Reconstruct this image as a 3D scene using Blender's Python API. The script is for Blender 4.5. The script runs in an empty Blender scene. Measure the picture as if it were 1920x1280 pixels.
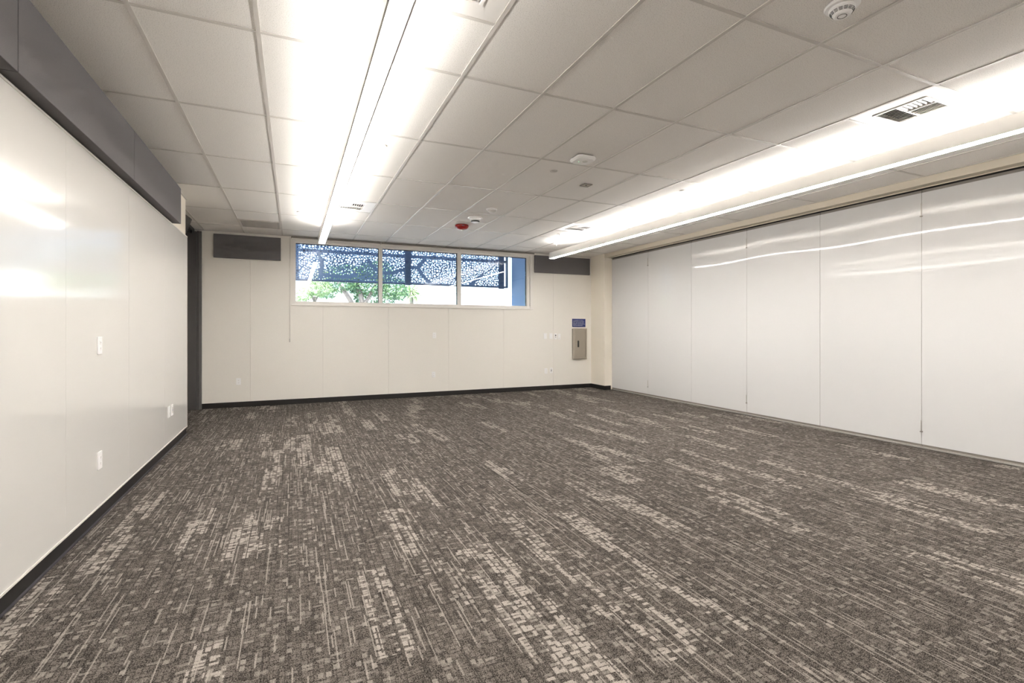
import bpy, bmesh, math, random
from mathutils import Vector, Matrix, geometry

random.seed(11)
sc = bpy.context.scene
COL = sc.collection

# ------------------------------------------------------------------ camera
H, CE, YB = 1.375, 3.069, 9.894          # eye height, ceiling height, back wall
XR, XL = 6.615, -1.28                    # partition face, whiteboard face
F_PX, CY, YAW = 924.6, 616.55, 0.417
cam = bpy.data.cameras.new('camera')
cam.sensor_width = 36.0
cam.lens = F_PX * 36.0 / 1920.0
cam.shift_y = -(640.0 - CY) / 1920.0
cam.clip_start = 0.05
cam_o = bpy.data.objects.new('camera', cam)
cam_o.location = (0, 0, H)
cam_o.rotation_euler = (math.pi / 2, 0, -YAW)
COL.objects.link(cam_o)
sc.camera = cam_o

# ------------------------------------------------------------------ world, sun, exposure
EXPOSURE = 1.38
LAMP_DOWN, LAMP_UP = 18.5, 27.0
SKY = 0.40
SUN = 6.5
wd = bpy.data.worlds.new('sky_world')
sc.world = wd
wd.use_nodes = True
nt = wd.node_tree
bg = nt.nodes['Background']
sky = nt.nodes.new('ShaderNodeTexSky')
sky.sky_type = 'NISHITA'
sky.sun_disc = False
sky.sun_elevation = math.radians(52)
sky.sun_rotation = math.radians(200)
sky.air_density, sky.dust_density, sky.ozone_density = 1.0, 2.5, 1.0
nt.links.new(sky.outputs[0], bg.inputs[0])
bg.inputs[1].default_value = SKY
sun = bpy.data.lights.new('sun', 'SUN')
sun.energy = SUN
sun.angle = math.radians(0.6)
sun.color = (1.0, 0.96, 0.9)
sun_o = bpy.data.objects.new('sun', sun)
sun_o.rotation_euler = (math.radians(38), 0, math.radians(-22))   # from behind the building, high
sun_o.location = (0, -10, 30)
COL.objects.link(sun_o)
vs = sc.view_settings
vs.view_transform = 'Standard'
vs.look = 'None'
vs.exposure = EXPOSURE
vs.gamma = 1.0
vs.use_curve_mapping = False
sc.cycles.use_denoising = True
sc.cycles.use_adaptive_sampling = True
sc.cycles.adaptive_threshold = 0.07
sc.cycles.adaptive_min_samples = 16
sc.cycles.max_bounces = 10
sc.cycles.diffuse_bounces = 6
sc.cycles.transparent_max_bounces = 16
sc.cycles.sample_clamp_indirect = 8.0

# ------------------------------------------------------------------ helpers
WL = {}                                   # world location of every object made


def obj(name, bm, mat, parent=None, origin=None, smooth=False):
    """links the world-space bmesh as ONE mesh object, optionally as a part of parent"""
    bmesh.ops.recalc_face_normals(bm, faces=bm.faces[:])
    me = bpy.data.meshes.new(name)
    if origin is None:
        origin = WL[parent] if parent else Vector((0, 0, 0))
    origin = Vector(origin)
    bm.transform(Matrix.Translation(-origin))
    if smooth:
        for f in bm.faces:
            f.smooth = True
    bm.to_mesh(me)
    bm.free()
    me.materials.append(mat)
    o = bpy.data.objects.new(name, me)
    COL.objects.link(o)
    WL[o] = origin
    if parent:
        o.parent = parent
        o.location = origin - WL[parent]
    else:
        o.location = origin
    return o


def inst(name, src, loc, parent, rot=None):
    """another object that shares src's mesh data; loc in world space"""
    o = bpy.data.objects.new(name, src.data)
    COL.objects.link(o)
    WL[o] = Vector(loc)
    o.parent = parent
    o.location = WL[o] - WL[parent]
    if rot:
        o.rotation_euler = rot
    return o


def tag(o, label=None, cat=None, group=None, kind=None):
    if label: o['label'] = label
    if cat: o['category'] = cat
    if group: o['group'] = group
    if kind: o['kind'] = kind
    return o


def thing(name, loc, label, cat, group=None):
    o = bpy.data.objects.new(name, None)
    o.empty_display_size = 0.1
    COL.objects.link(o)
    o.location = loc
    WL[o] = Vector(loc)
    return tag(o, label, cat, group)


def box(bm, x0, x1, y0, y1, z0, z1, m=None):
    vs_ = [bm.verts.new((x, y, z)) for x in (x0, x1) for y in (y0, y1) for z in (z0, z1)]
    if m is not None:
        for v in vs_:
            v.co = m @ v.co
    for f in ((0, 1, 3, 2), (4, 6, 7, 5), (0, 4, 5, 1), (2, 3, 7, 6), (0, 2, 6, 4), (1, 5, 7, 3)):
        bm.faces.new([vs_[i] for i in f])
    return bm


def B(x0, x1, y0, y1, z0, z1, bev=0.0, seg=2, m=None):
    bm = bmesh.new()
    box(bm, x0, x1, y0, y1, z0, z1, m)
    if bev:
        bmesh.ops.bevel(bm, geom=bm.edges[:], offset=bev, segments=seg, affect='EDGES', profile=0.5)
    return bm


def prism(poly, y0, y1, axis='y'):
    """polygon in XZ (axis y), YZ (axis x) or XY (axis z), extruded between y0 and y1"""
    bm = bmesh.new()

    def P(a, b, t):
        return {'y': (a, t, b), 'x': (t, a, b), 'z': (a, b, t)}[axis]
    A = [bm.verts.new(P(a, b, y0)) for a, b in poly]
    C = [bm.verts.new(P(a, b, y1)) for a, b in poly]
    n = len(poly)
    bm.faces.new(A)
    bm.faces.new(C[::-1])
    for i in range(n):
        bm.faces.new((A[i], C[i], C[(i + 1) % n], A[(i + 1) % n]))
    return bm


def lathe(profile, c, n=32, bm=None, caps=True):
    """profile [(r, z)] swept round the vertical through c; z relative to c"""
    bm = bm or bmesh.new()
    rings = []
    for r, z in profile:
        if r < 1e-6:
            rings.append([bm.verts.new((c[0], c[1], c[2] + z))])
        else:
            rings.append([bm.verts.new((c[0] + r * math.cos(2 * math.pi * i / n), c[1] + r * math.sin(2 * math.pi * i / n), c[2] + z)) for i in range(n)])
    for a, b in zip(rings, rings[1:]):
        for i in range(n):
            j = (i + 1) % n
            if len(a) == 1 and len(b) == 1:
                continue
            if len(a) == 1:
                bm.faces.new((a[0], b[i], b[j]))
            elif len(b) == 1:
                bm.faces.new((a[i], a[j], b[0]))
            else:
                bm.faces.new((a[i], a[j], b[j], b[i]))
    for r in (rings[0], rings[-1]):
        if caps and len(r) > 2:
            bm.faces.new(r)
    return bm


def tube(pts, rads, n=8, bm=None):
    bm = bm or bmesh.new()
    pts = [Vector(p) for p in pts]
    if not isinstance(rads, (list, tuple)):
        rads = [rads] * len(pts)
    rings = []
    for i, p in enumerate(pts):
        d = (pts[min(i + 1, len(pts) - 1)] - pts[max(i - 1, 0)]).normalized()
        a = d.orthogonal().normalized() if abs(d.z) < 0.99 else Vector((1, 0, 0))
        a = (a - d * a.dot(d)).normalized()
        b = d.cross(a)
        rings.append([bm.verts.new(p + (a * math.cos(2 * math.pi * k / n) + b * math.sin(2 * math.pi * k / n)) * rads[i]) for k in range(n)])
    for A, C in zip(rings, rings[1:]):
        for k in range(n):
            bm.faces.new((A[k], A[(k + 1) % n], C[(k + 1) % n], C[k]))
    bm.faces.new(rings[0][::-1])
    bm.faces.new(rings[-1])
    return bm


# ------------------------------------------------------------------ materials
def mat(name, col, rough=0.6, metal=0.0, spec=0.5, emit=None, estr=0.0):
    m = bpy.data.materials.new(name)
    m.use_nodes = True
    p = m.node_tree.nodes['Principled BSDF']
    p.inputs['Base Color'].default_value = (*col, 1)
    p.inputs['Roughness'].default_value = rough
    p.inputs['Metallic'].default_value = metal
    p.inputs['Specular IOR Level'].default_value = spec
    if emit:
        p.inputs['Emission Color'].default_value = (*emit, 1)
        p.inputs['Emission Strength'].default_value = estr
    return m


class N:
    """small node-building helper"""
    def __init__(s, m):
        s.t = m.node_tree
        s.p = s.t.nodes.get('Principled BSDF')
        tc = s.t.nodes.new('ShaderNodeTexCoord')
        s.co = tc.outputs['Object']
        s.gen = tc.outputs['Generated']

    def new(s, k, **kw):
        n = s.t.nodes.new(k)
        for a, b in kw.items():
            setattr(n, a, b)
        return n

    def set(s, n, i, v):
        if v is None:
            return
        if hasattr(v, 'node'):
            s.t.links.new(v, n.inputs[i])
        else:
            n.inputs[i].default_value = v

    def math(s, op, a, b=None, clamp=False):
        n = s.new('ShaderNodeMath', operation=op, use_clamp=clamp)
        s.set(n, 0, a)
        s.set(n, 1, b)
        return n.outputs[0]

    def noise(s, scale, detail=2.0, rough=0.5, vec=None, dim='3D'):
        n = s.new('ShaderNodeTexNoise', noise_dimensions=dim)
        s.set(n, 'Vector', vec or s.co)
        s.set(n, 'Scale', scale)
        s.set(n, 'Detail', detail)
        s.set(n, 'Roughness', rough)
        return n.outputs[0]

    def mix(s, f, a, b, mode='MIX'):
        n = s.new('ShaderNodeMix', data_type='RGBA', blend_type=mode)
        s.set(n, 0, f)
        for i, v in ((6, a), (7, b)):
            s.set(n, i, v if hasattr(v, 'node') else (*v, 1))
        return n.outputs[2]

    def step(s, v, lo, hi):
        n = s.new('ShaderNodeMapRange', clamp=True)
        s.set(n, 0, v)
        s.set(n, 1, lo)
        s.set(n, 2, hi)
        return n.outputs[0]

    def bump(s, h, strength, dist=0.01):
        n = s.new('ShaderNodeBump')
        s.set(n, 'Height', h)
        s.set(n, 'Strength', strength)
        s.set(n, 'Distance', dist)
        s.t.links.new(n.outputs[0], s.p.inputs['Normal'])


def carpet_material():
    m = mat('carpet', (0.2, 0.17, 0.14), 0.95, spec=0.08)
    n = N(m)
    sep = n.new('ShaderNodeSeparateXYZ')
    n.set(sep, 0, n.co)
    wob = n.noise(160.0, 0.0, dim='2D')
    w = n.math('MULTIPLY', n.math('SUBTRACT', wob, 0.5), 0.004)
    X = n.math('ADD', sep.outputs[0], w)
    Y = n.math('ADD', sep.outputs[1], w)

    def cell(wx, wy, seed, edge=None):
        """random value per woven block; with edge also a mask that leaves a gap between blocks"""
        u = n.math('DIVIDE', n.math('ADD', X, seed * 0.137), wx)
        cx = n.math('FLOOR', u)
        r = n.new('ShaderNodeTexWhiteNoise', noise_dimensions='1D')
        n.set(r, 'W', n.math('ADD', cx, seed * 17.3))
        v = n.math('ADD', n.math('DIVIDE', Y, wy), n.math('MULTIPLY', r.outputs[0], 7.0))
        cmb = n.new('ShaderNodeCombineXYZ')
        n.set(cmb, 0, cx)
        n.set(cmb, 1, n.math('FLOOR', v))
        n.set(cmb, 2, seed * 3.7)
        q = n.new('ShaderNodeTexWhiteNoise', noise_dimensions='3D')
        n.set(q, 'Vector', cmb.outputs[0])
        if edge is None:
            return q.outputs[0]
        eu = n.math('PINGPONG', u, 0.5)
        ev = n.math('PINGPONG', v, 0.5)
        return n.math('MULTIPLY', q.outputs[0], n.math('MULTIPLY', n.step(eu, edge * 0.4, edge), n.step(ev, edge * 0.4, edge)))
    fibre = n.step(n.noise(190.0, 1.5, 0.8, dim='2D'), 0.26, 0.74)
    blot = n.noise(7.0, 1.0, dim='2D')
    m1 = cell(0.021, 0.036, 1.0, 0.14)
    m2 = cell(0.085, 0.016, 2.0, 0.16)
    # pale planks of the pattern: a block is pale far more often inside one
    pm = n.math('MAXIMUM', n.step(cell(0.145, 0.80, 5.0), 0.825, 0.826), n.step(cell(0.25, 0.55, 6.0), 0.965, 0.966))
    pm = n.math('MULTIPLY', pm, n.step(cell(0.049, 0.26, 11.0), 0.28, 0.281))
    ck = n.math('MAXIMUM', cell(0.029, 0.044, 7.0, 0.16), n.math('MULTIPLY', cell(0.058, 0.023, 10.0, 0.16), 0.95))
    thr = n.math('SUBTRACT', 0.975, n.math('MULTIPLY', pm, 0.42))
    gap = n.step(n.math('SUBTRACT', ck, thr), -0.16, 0.12)
    base = n.math('ADD', n.math('MULTIPLY', m1, 0.44), n.math('MULTIPLY', ck, 0.24))
    base = n.math('ADD', base, n.math('MULTIPLY', m2, 0.30))
    base = n.math('ADD', base, n.math('MULTIPLY', n.math('SUBTRACT', fibre, 0.5), 1.25))
    base = n.math('ADD', base, n.math('MULTIPLY', n.math('SUBTRACT', blot, 0.5), 0.25))
    snap = n.new('ShaderNodeVectorMath', operation='SNAP')
    n.set(snap, 0, n.co)
    snap.inputs[1].default_value = (0.0032, 0.0032, 1.0)
    tuft = n.new('ShaderNodeTexWhiteNoise', noise_dimensions='2D')
    n.set(tuft, 'Vector', snap.outputs[0])
    base = n.math('ADD', base, n.math('MULTIPLY', n.math('SUBTRACT', tuft.outputs[0], 0.5), 0.75))
    base = n.math('ADD', base, n.math('MULTIPLY', pm, 0.13))
    base = n.math('ADD', base, 0.12, clamp=True)
    # dark and light threads that run the length of the room
    s_dark = n.step(cell(0.009, 0.30, 3.0), 0.92, 0.93)
    s_lite = n.math('ADD', n.step(cell(0.006, 0.28, 4.0), 0.965, 0.968), n.step(cell(0.007, 0.10, 9.0), 0.965, 0.968), clamp=True)
    col = n.mix(base, CARPET[0], CARPET[1])
    col = n.mix(n.math('MULTIPLY', s_dark, 0.40), col, CARPET[0])
    rib = n.math('PINGPONG', n.math('MULTIPLY', X, 160.0), 0.5)
    fl = n.math('ADD', n.math('MULTIPLY', rib, 0.9), n.math('MULTIPLY', fibre, 0.65), clamp=True)
    lite = n.mix(fl, CARPET[1], CARPET[2])
    col = n.mix(n.math('MULTIPLY', gap, 0.90), col, lite)
    col = n.mix(n.math('MULTIPLY', s_lite, 0.58), col, lite)
    n.t.links.new(col, n.p.inputs['Base Color'])
    return m


CARPET = ((0.018, 0.0145, 0.012), (0.158, 0.138, 0.121), (0.44, 0.397, 0.355))


def tile_material():
    m = mat('mineral_fibre_tile', (0.78, 0.75, 0.71), 0.95, spec=0.12)
    n = N(m)
    geo = n.new('ShaderNodeNewGeometry').outputs['Position']
    v = n.new('ShaderNodeTexVoronoi', voronoi_dimensions='2D')
    n.set(v, 'Vector', geo)
    n.set(v, 'Scale', 120.0)
    dots = n.step(v.outputs['Distance'], 0.10, 0.30)
    grain = n.noise(210.0, 1.0, 0.7, vec=geo, dim='2D')
    g = n.math('ADD', n.math('MULTIPLY', grain, 0.26), 0.87)
    pick = n.step(grain, 0.42, 0.52)
    c = n.mix(n.math('MAXIMUM', dots, pick), (0.60, 0.575, 0.545), (0.87, 0.845, 0.81))
    c = n.mix(1.0, c, g, 'MULTIPLY')
    n.t.links.new(c, n.p.inputs['Base Color'])
    return m


def grained(name, col, rough, scale, amt, bump=0.0, spec=0.4, stretch=None):
    m = mat(name, col, rough, spec=spec)
    n = N(m)
    geo = n.new('ShaderNodeNewGeometry').outputs['Position']
    g = n.noise(scale, 1.0, 0.6, vec=geo)
    k = n.math('ADD', n.math('MULTIPLY', g, 2 * amt), 1.0 - amt)
    n.t.links.new(n.mix(1.0, col, k, 'MULTIPLY'), n.p.inputs['Base Color'])
    if bump > 0.3:
        n.bump(g, bump, 0.002)
    return m


def wavy_gloss(name, col, rough, scale, strength, dist, spec=0.5):
    m = mat(name, col, rough, spec=spec)
    n = N(m)
    geo = n.new('ShaderNodeNewGeometry').outputs['Position']
    g = n.noise(scale, 0.0, 0.4, vec=geo)
    n.bump(g, strength, dist)
    return m


def glass_material():
    m = bpy.data.materials.new('window_glass')
    m.use_nodes = True
    t = m.node_tree
    t.nodes.remove(t.nodes['Principled BSDF'])
    tr = t.nodes.new('ShaderNodeBsdfTransparent')
    tr.inputs[0].default_value = (0.90, 0.95, 0.985, 1)
    gl = t.nodes.new('ShaderNodeBsdfGlossy')
    gl.inputs['Roughness'].default_value = 0.0
    fr = t.nodes.new('ShaderNodeFresnel')
    fr.inputs[0].default_value = 1.5
    mx = t.nodes.new('ShaderNodeMixShader')
    t.links.new(fr.outputs[0], mx.inputs[0])
    t.links.new(tr.outputs[0], mx.inputs[1])
    t.links.new(gl.outputs[0], mx.inputs[2])
    t.links.new(mx.outputs[0], t.nodes['Material Output'].inputs[0])
    return m


def leaf_material(name, a, b):
    m = mat(name, a, 0.6, spec=0.3)
    n = N(m)
    q = n.noise(3.0, 2.0, 0.6)
    n.t.links.new(n.mix(n.step(q, 0.35, 0.65), a, b), n.p.inputs['Base Color'])
    n.p.inputs['Transmission Weight'].default_value = 0.0
    n.p.inputs['Subsurface Weight'].default_value = 0.0
    return m


WARM = (1.0, 0.975, 0.94)
M = dict(
    carpet=carpet_material(),
    tile=tile_material(),
    grid=mat('grid_metal', (0.62, 0.59, 0.55), 0.45),
    wallpanel=grained('fabric_wall_panel', (0.87, 0.84, 0.785), 0.8, 260.0, 0.05, 0.10, 0.2),
    paint=grained('cream_paint', (0.91, 0.85, 0.745), 0.65, 90.0, 0.02, 0.04, 0.3),
    paintw=grained('off_white_paint', (0.80, 0.76, 0.71), 0.6, 90.0, 0.02, 0.04, 0.3),
    board=wavy_gloss('whiteboard', (0.70, 0.683, 0.655), 0.10, 1.1, 0.06, 0.02, 0.5),
    partition=wavy_gloss('porcelain_panel', (0.70, 0.695, 0.695), 0.045, 0.62, 0.75, 0.030, 0.5),
    felt=grained('charcoal_felt', (0.165, 0.158, 0.160), 0.95, 420.0, 0.18, 0.25, 0.15),
    rubber=mat('black_rubber', (0.014, 0.012, 0.011), 0.5),
    toe=mat('rubber_toe', (0.05, 0.045, 0.05), 0.45),
    alu=mat('aluminium', (0.55, 0.53, 0.50), 0.4, 0.6),
    trim=mat('pale_trim', (0.74, 0.71, 0.66), 0.45),
    seal=mat('grey_seal', (0.24, 0.215, 0.19), 0.6),
    dark=mat('dark_recess', (0.02, 0.018, 0.016), 0.8),
    frame=mat('window_frame_paint', (0.86, 0.83, 0.785), 0.5),
    white=mat('white_plastic', (0.95, 0.94, 0.93), 0.35),
    whitem=mat('white_enamel', (0.80, 0.775, 0.74), 0.35),
    black=mat('black_plastic', (0.012, 0.011, 0.01), 0.4),
    red=mat('red_plastic', (0.33, 0.008, 0.008), 0.3),
    header=mat('shaded_header_paint', (0.60, 0.54, 0.44), 0.6),  # same cream paint as the column, darkened to stand for weaker light
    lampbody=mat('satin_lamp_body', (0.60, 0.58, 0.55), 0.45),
    lens=mat('clear_lens', (0.75, 0.73, 0.70), 0.15),
    led=mat('green_led', (0.2, 0.8, 0.3), 0.4, emit=(0.25, 1.0, 0.45), estr=4.0),
    blue=mat('blue_jack', (0.03, 0.06, 0.16), 0.4),
    sign=mat('blue_sign', (0.018, 0.032, 0.16), 0.45),
    letters=mat('white_lettering', (0.62, 0.63, 0.72), 0.5),
    cabinet=mat('taupe_enamel', (0.36, 0.32, 0.265), 0.4),
    doorgrey=grained('grey_door_paint', (0.085, 0.080, 0.078), 0.55, 60.0, 0.04),
    framegrey=mat('grey_frame_paint', (0.13, 0.125, 0.122), 0.5),
    glass=glass_material(),
    screen=grained('blue_grey_metal', (0.145, 0.215, 0.33), 0.5, 20.0, 0.05),
    screenpost=mat('dark_blue_metal', (0.055, 0.085, 0.14), 0.5),
    fin=grained('blue_grey_stucco', (0.17, 0.245, 0.34), 0.8, 40.0, 0.06, 0.2),
    concrete=grained('pale_concrete', (0.62, 0.60, 0.56), 0.9, 2.0, 0.06),
    stucco=grained('white_stucco', (0.82, 0.81, 0.78), 0.9, 3.0, 0.04),
    bark=grained('bark', (0.22, 0.19, 0.16), 0.9, 9.0, 0.3, 0.4),
    leafd=leaf_material('dark_green_leaf', (0.05, 0.13, 0.075), (0.16, 0.27, 0.11)),
    leafl=leaf_material('pale_green_leaf', (0.22, 0.34, 0.15), (0.42, 0.50, 0.26)),
    lampd=mat('lamp_diffuser', (0.9, 0.9, 0.9), 0.5, emit=WARM, estr=LAMP_DOWN),
    lampu=mat('lamp_uplight', (0.9, 0.9, 0.9), 0.5, emit=WARM, estr=LAMP_UP),
)

YF = -2.6                                  # wall behind the camera
YEND = 7.652                               # end of the whiteboard wall
XA = -2.35                                 # side wall of the alcove behind it

# ------------------------------------------------------------------ floor
tag(obj('floor', B(XA - 0.1, 7.0, YF - 0.1, YB + 0.2, -0.12, 0.0), M['carpet']), 'grey-brown patterned loop carpet with pale block pattern', kind='structure')

# ------------------------------------------------------------------ ceiling: slab, tiles and grid
ceil = tag(obj('ceiling', B(XA - 0.2, 7.0, YF - 0.2, YB + 0.3, CE + 0.05, CE + 0.25), M['paintw']), 'suspended ceiling of speckled tiles in a white metal grid', kind='structure')
GX0, GY0, TW, TL = -0.794, 1.943, 0.61, 1.22


def gx(k): return GX0 + k * TW
def gy(j): return GY0 + j * TL


DIFFUSERS = {(2, 0): 'a', (8, 0): 'b', (2, 4): 'c', (8, 4): 'd'}
HALVES = {(5, 4), (0, 5)}
T0 = CE + 0.0045
tile_src = {}


def tile(x0, x1, y0, y1):
    w, l = round(x1 - x0, 3), round(y1 - y0, 3)
    c = ((x0 + x1) / 2, (y0 + y1) / 2, T0)
    if (w, l) not in tile_src:
        e = 0.0015
        bm = B(c[0] - w / 2 + e, c[0] + w / 2 - e, c[1] - l / 2 + e, c[1] + l / 2 - e, T0, T0 + 0.016)
        tile_src[(w, l)] = obj('ceiling_tile', bm, M['tile'], ceil, origin=c)
    else:
        inst('ceiling_tile', tile_src[(w, l)], c, ceil)


def bar(x0, x1, y0, y1, z0=CE - 0.0005):
    obj('grid_bar', B(x0, x1, y0, y1, z0, CE + 0.03), M['grid'], ceil)


for k in range(-3, 12):
    for j in range(-4, 7):
        x0, x1 = max(gx(k), XA), min(gx(k + 1), 6.53)
        y0, y1 = max(gy(j), YF), min(gy(j + 1), YB)
        if k < -1 and y1 < YEND:
            continue
        if k < -1:
            y0 = max(y0, YEND)
        if x1 - x0 < 0.05 or y1 - y0 < 0.05:
            continue
        if (k, j) in DIFFUSERS:
            tile(x0, x1, y0 + 0.61, y1)
            bar(x0 + 0.012, x1 - 0.012, y0 + 0.61 - 0.012, y0 + 0.61 + 0.012, CE + 0.0005)
        elif (k, j) in HALVES:
            if (k, j) == (5, 4):
                tile(x0, x1, y0 + 0.61, y1)
                tile(x0, x1, y0, y0 + 0.61)
            else:
                tile(x0, x1, y0, y0 + 0.61)
            bar(x0 + 0.012, x1 - 0.012, y0 + 0.61 - 0.012, y0 + 0.61 + 0.012, CE + 0.0005)
        else:
            tile(x0, x1, y0, y1)
for k in range(-2, 12):
    y0 = YEND if k < 0 else YF
    bar(gx(k) - 0.012, gx(k) + 0.012, y0, YB)
for j in range(-3, 7):
    x0 = XA if gy(j) > YEND else -1.295
    bar(x0, 6.42, gy(j) - 0.012, gy(j) + 0.012, CE + 0.0005)
obj('wall_angle', B(XA, 6.42, YB - 0.022, YB, CE - 0.001, CE + 0.02), M['grid'], ceil)
obj('wall_angle', B(-1.295, -1.273, YF, YEND, CE - 0.001, CE + 0.02), M['grid'], ceil)
obj('wall_angle', B(6.398, 6.42, YF, 9.3, CE - 0.001, CE + 0.02), M['grid'], ceil)

# ------------------------------------------------------------------ back wall with window opening
WX0, WX1, WZ0, WZ1 = -0.03, 4.885, 1.815, 3.045
wb = bmesh.new()
YW = YB + 0.02
box(wb, XA - 0.2, WX0, YW, YB + 0.18, 0, CE + 0.05)
box(wb, WX1, 7.0, YW, YB + 0.18, 0, CE + 0.05)
box(wb, WX0, WX1, YW, YB + 0.18, 0, WZ0)
box(wb, WX0, WX1, YW, YB + 0.18, WZ1, CE + 0.05)
wall_back = tag(obj('wall_back', wb, M['paintw']), 'back wall of beige panels below the strip window', kind='structure')
seams = [-1.44, -0.70, 0.505, 1.715, 2.942, 4.180, 5.415, 6.425]
e = 0.0014
for a, b in zip(seams, seams[1:]):
    a2, b2 = a + e, b - e
    z0, z1 = 0.0, CE - 0.001
    if b <= WX0 or a >= WX1:
        poly = [(a2, z0), (b2, z0), (b2, z1), (a2, z1)]
    elif a < WX0:
        poly = [(a2, z0), (b2, z0), (b2, WZ0), (WX0, WZ0), (WX0, z1), (a2, z1)]
    elif b > WX1:
        poly = [(a2, z0), (b2, z0), (b2, z1), (WX1, z1), (WX1, WZ0), (a2, WZ0)]
    else:
        poly = [(a2, z0), (b2, z0), (b2, WZ0), (a2, WZ0)]
    obj('wall_panel', prism(poly, YB, YW), M['wallpanel'], wall_back)

# column and header by the partition
wr = bmesh.new()
box(wr, 6.425, 6.80, 9.335, YB + 0.02, 0, CE + 0.02)
tag(obj('wall_column', wr, M['paint']), 'cream painted corner column beside the folding partition', kind='structure')
tag(obj('sky_block_wall', B(6.80, 7.0, YF - 0.2, YB + 0.1, 0, CE + 0.06), M['paintw']), 'unseen wall added behind the folding partition to block the sky', kind='structure')  # out of sight, added to stop sky light behind the panels
hd = tag(obj('trim_1', B(6.42, 6.80, YF, 9.335, 2.985, CE + 0.02), M['header']), 'header above the folding partition, shade darkened into its cream paint', kind='structure')
obj('track_slot', B(6.548, 6.80, YF, 9.333, 2.978, 2.9855), M['dark'], hd)
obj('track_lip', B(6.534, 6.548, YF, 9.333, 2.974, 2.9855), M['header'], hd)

# ------------------------------------------------------------------ left wall, whiteboards
wl = bmesh.new()
box(wl, -1.45, -1.295, YF - 0.2, YEND - 0.012, 0, CE + 0.002)
wall_left = tag(obj('wall_left', wl, M['paint']), 'side wall covered with glossy whiteboard sheets', kind='structure')
ws = [YEND, 6.425, 5.150, 3.885, 2.640, 1.400, 0.160, -1.08, YF]
for a, b in zip(ws, ws[1:]):
    obj('whiteboard_panel', B(-1.2945, XL, b + 0.0012, a - 0.0012, 0.106, 2.578), M['board'], wall_left)
obj('whiteboard_trim', B(-1.2945, -1.275, YF, YEND + 0.003, 2.578, 2.590), M['trim'], wall_left)
obj('whiteboard_trim', B(-1.2945, -1.275, YF, YEND + 0.003, 0.094, 0.106), M['trim'], wall_left)
obj('whiteboard_trim', B(-1.2945, -1.277, YEND, YEND + 0.004, 0.106, 2.578), M['trim'], wall_left)
# alcove shell and front wall
tag(obj('wall_alcove', B(XA - 0.15, XA, YEND - 0.3, YB + 0.1, 0, CE + 0.06), M['paintw']), 'side wall of the recess beyond the whiteboards', kind='structure')
tag(obj('wall_return', B(XA - 0.1, -1.45, YEND - 0.15, YEND - 0.012, 0, CE + 0.002), M['paint']), 'return wall at the end of the whiteboards', kind='structure')
tag(obj('wall_front', B(-1.5, 7.0, YF - 0.2, YF, 0, CE + 0.06), M['paintw']), 'wall behind the photographer', kind='structure')

# baseboards
bb = tag(obj('baseboard_left', B(-1.295, -1.287, YF, YEND - 0.012, 0, 0.094), M['rubber']), 'black rubber base under the whiteboards', kind='structure')
obj('toe', B(-1.287, -1.272, YF, YEND - 0.012, 0, 0.006), M['toe'], bb)
tag(obj('baseboard_back', B(-1.44, 6.417, YB - 0.008, YB, 0, 0.092), M['rubber']), 'black rubber base along the back wall', kind='structure')
bc = bmesh.new()
box(bc, 6.417, 6.425, 9.327, YB - 0.008, 0, 0.092)
box(bc, 6.425, 6.585, 9.327, 9.335, 0, 0.092)
tag(obj('baseboard_column', bc, M['rubber']), 'black rubber base round the corner column', kind='structure')

# ------------------------------------------------------------------ window
win = bpy.data.objects.new('window_1', None)
COL.objects.link(win)
WL[win] = Vector((0, 0, 0))
tag(win, 'strip window of three panes high in the back wall', kind='structure')
YG = YB + 0.095
cz0, cz1 = 1.885, 2.965                   # daylight opening
GXL, GXR = 0.033, 4.765
# casing on the wall face
obj('casing', B(WX0 - 0.012, WX1 + 0.012, YB - 0.022, YB + 0.01, WZ0 - 0.008, WZ0 + 0.014, 0.002), M['frame'], win)
obj('casing', B(WX0, GXL - 0.01, YB - 0.016, YB + 0.10, WZ0 + 0.014, 3.04), M['frame'], win)
obj('casing', B(GXR + 0.055, WX1, YB - 0.016, YB + 0.10, WZ0 + 0.014, 3.04), M['frame'], win)
obj('casing', B(GXL - 0.01, GXR + 0.055, YB - 0.016, YB + 0.10, 2.995, 3.04), M['frame'], win)
# frame proper, set back
obj('window_frame', B(GXL - 0.01, GXR + 0.055, YB - 0.004, YB + 0.13, WZ0 + 0.014, cz0), M['frame'], win)
obj('window_frame', B(GXL - 0.01, GXR + 0.055, YB + 0.02, YB + 0.13, cz1, 2.995), M['frame'], win)
obj('window_frame', B(GXL - 0.01, GXL + 0.004, YB + 0.015, YB + 0.13, cz0, cz1), M['frame'], win)
obj('window_frame', B(GXR, GXR + 0.055, YB + 0.03, YB + 0.13, cz0, cz1), M['frame'], win)
MU = [(1.535, 1.602), (3.150, 3.226)]
for a, b in MU:
    obj('mullion', B(a, b, YB + 0.02, YB + 0.13, cz0, cz1), M['frame'], win)
spans = [(GXL + 0.004, MU[0][0]), (MU[0][1], MU[1][0]), (MU[1][1], GXR)]
for a, b in spans:
    obj('gasket', B(a, b, YG - 0.01, YG + 0.02, cz1 - 0.012, cz1), M['black'], win)
    obj('gasket', B(b - 0.012, b, YG - 0.01, YG + 0.02, cz0, cz1 - 0.012), M['black'], win)
    obj('pane', B(a + 0.001, b - 0.013, YG, YG + 0.006, cz0 + 0.001, cz1 - 0.013), M['glass'], win)

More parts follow.
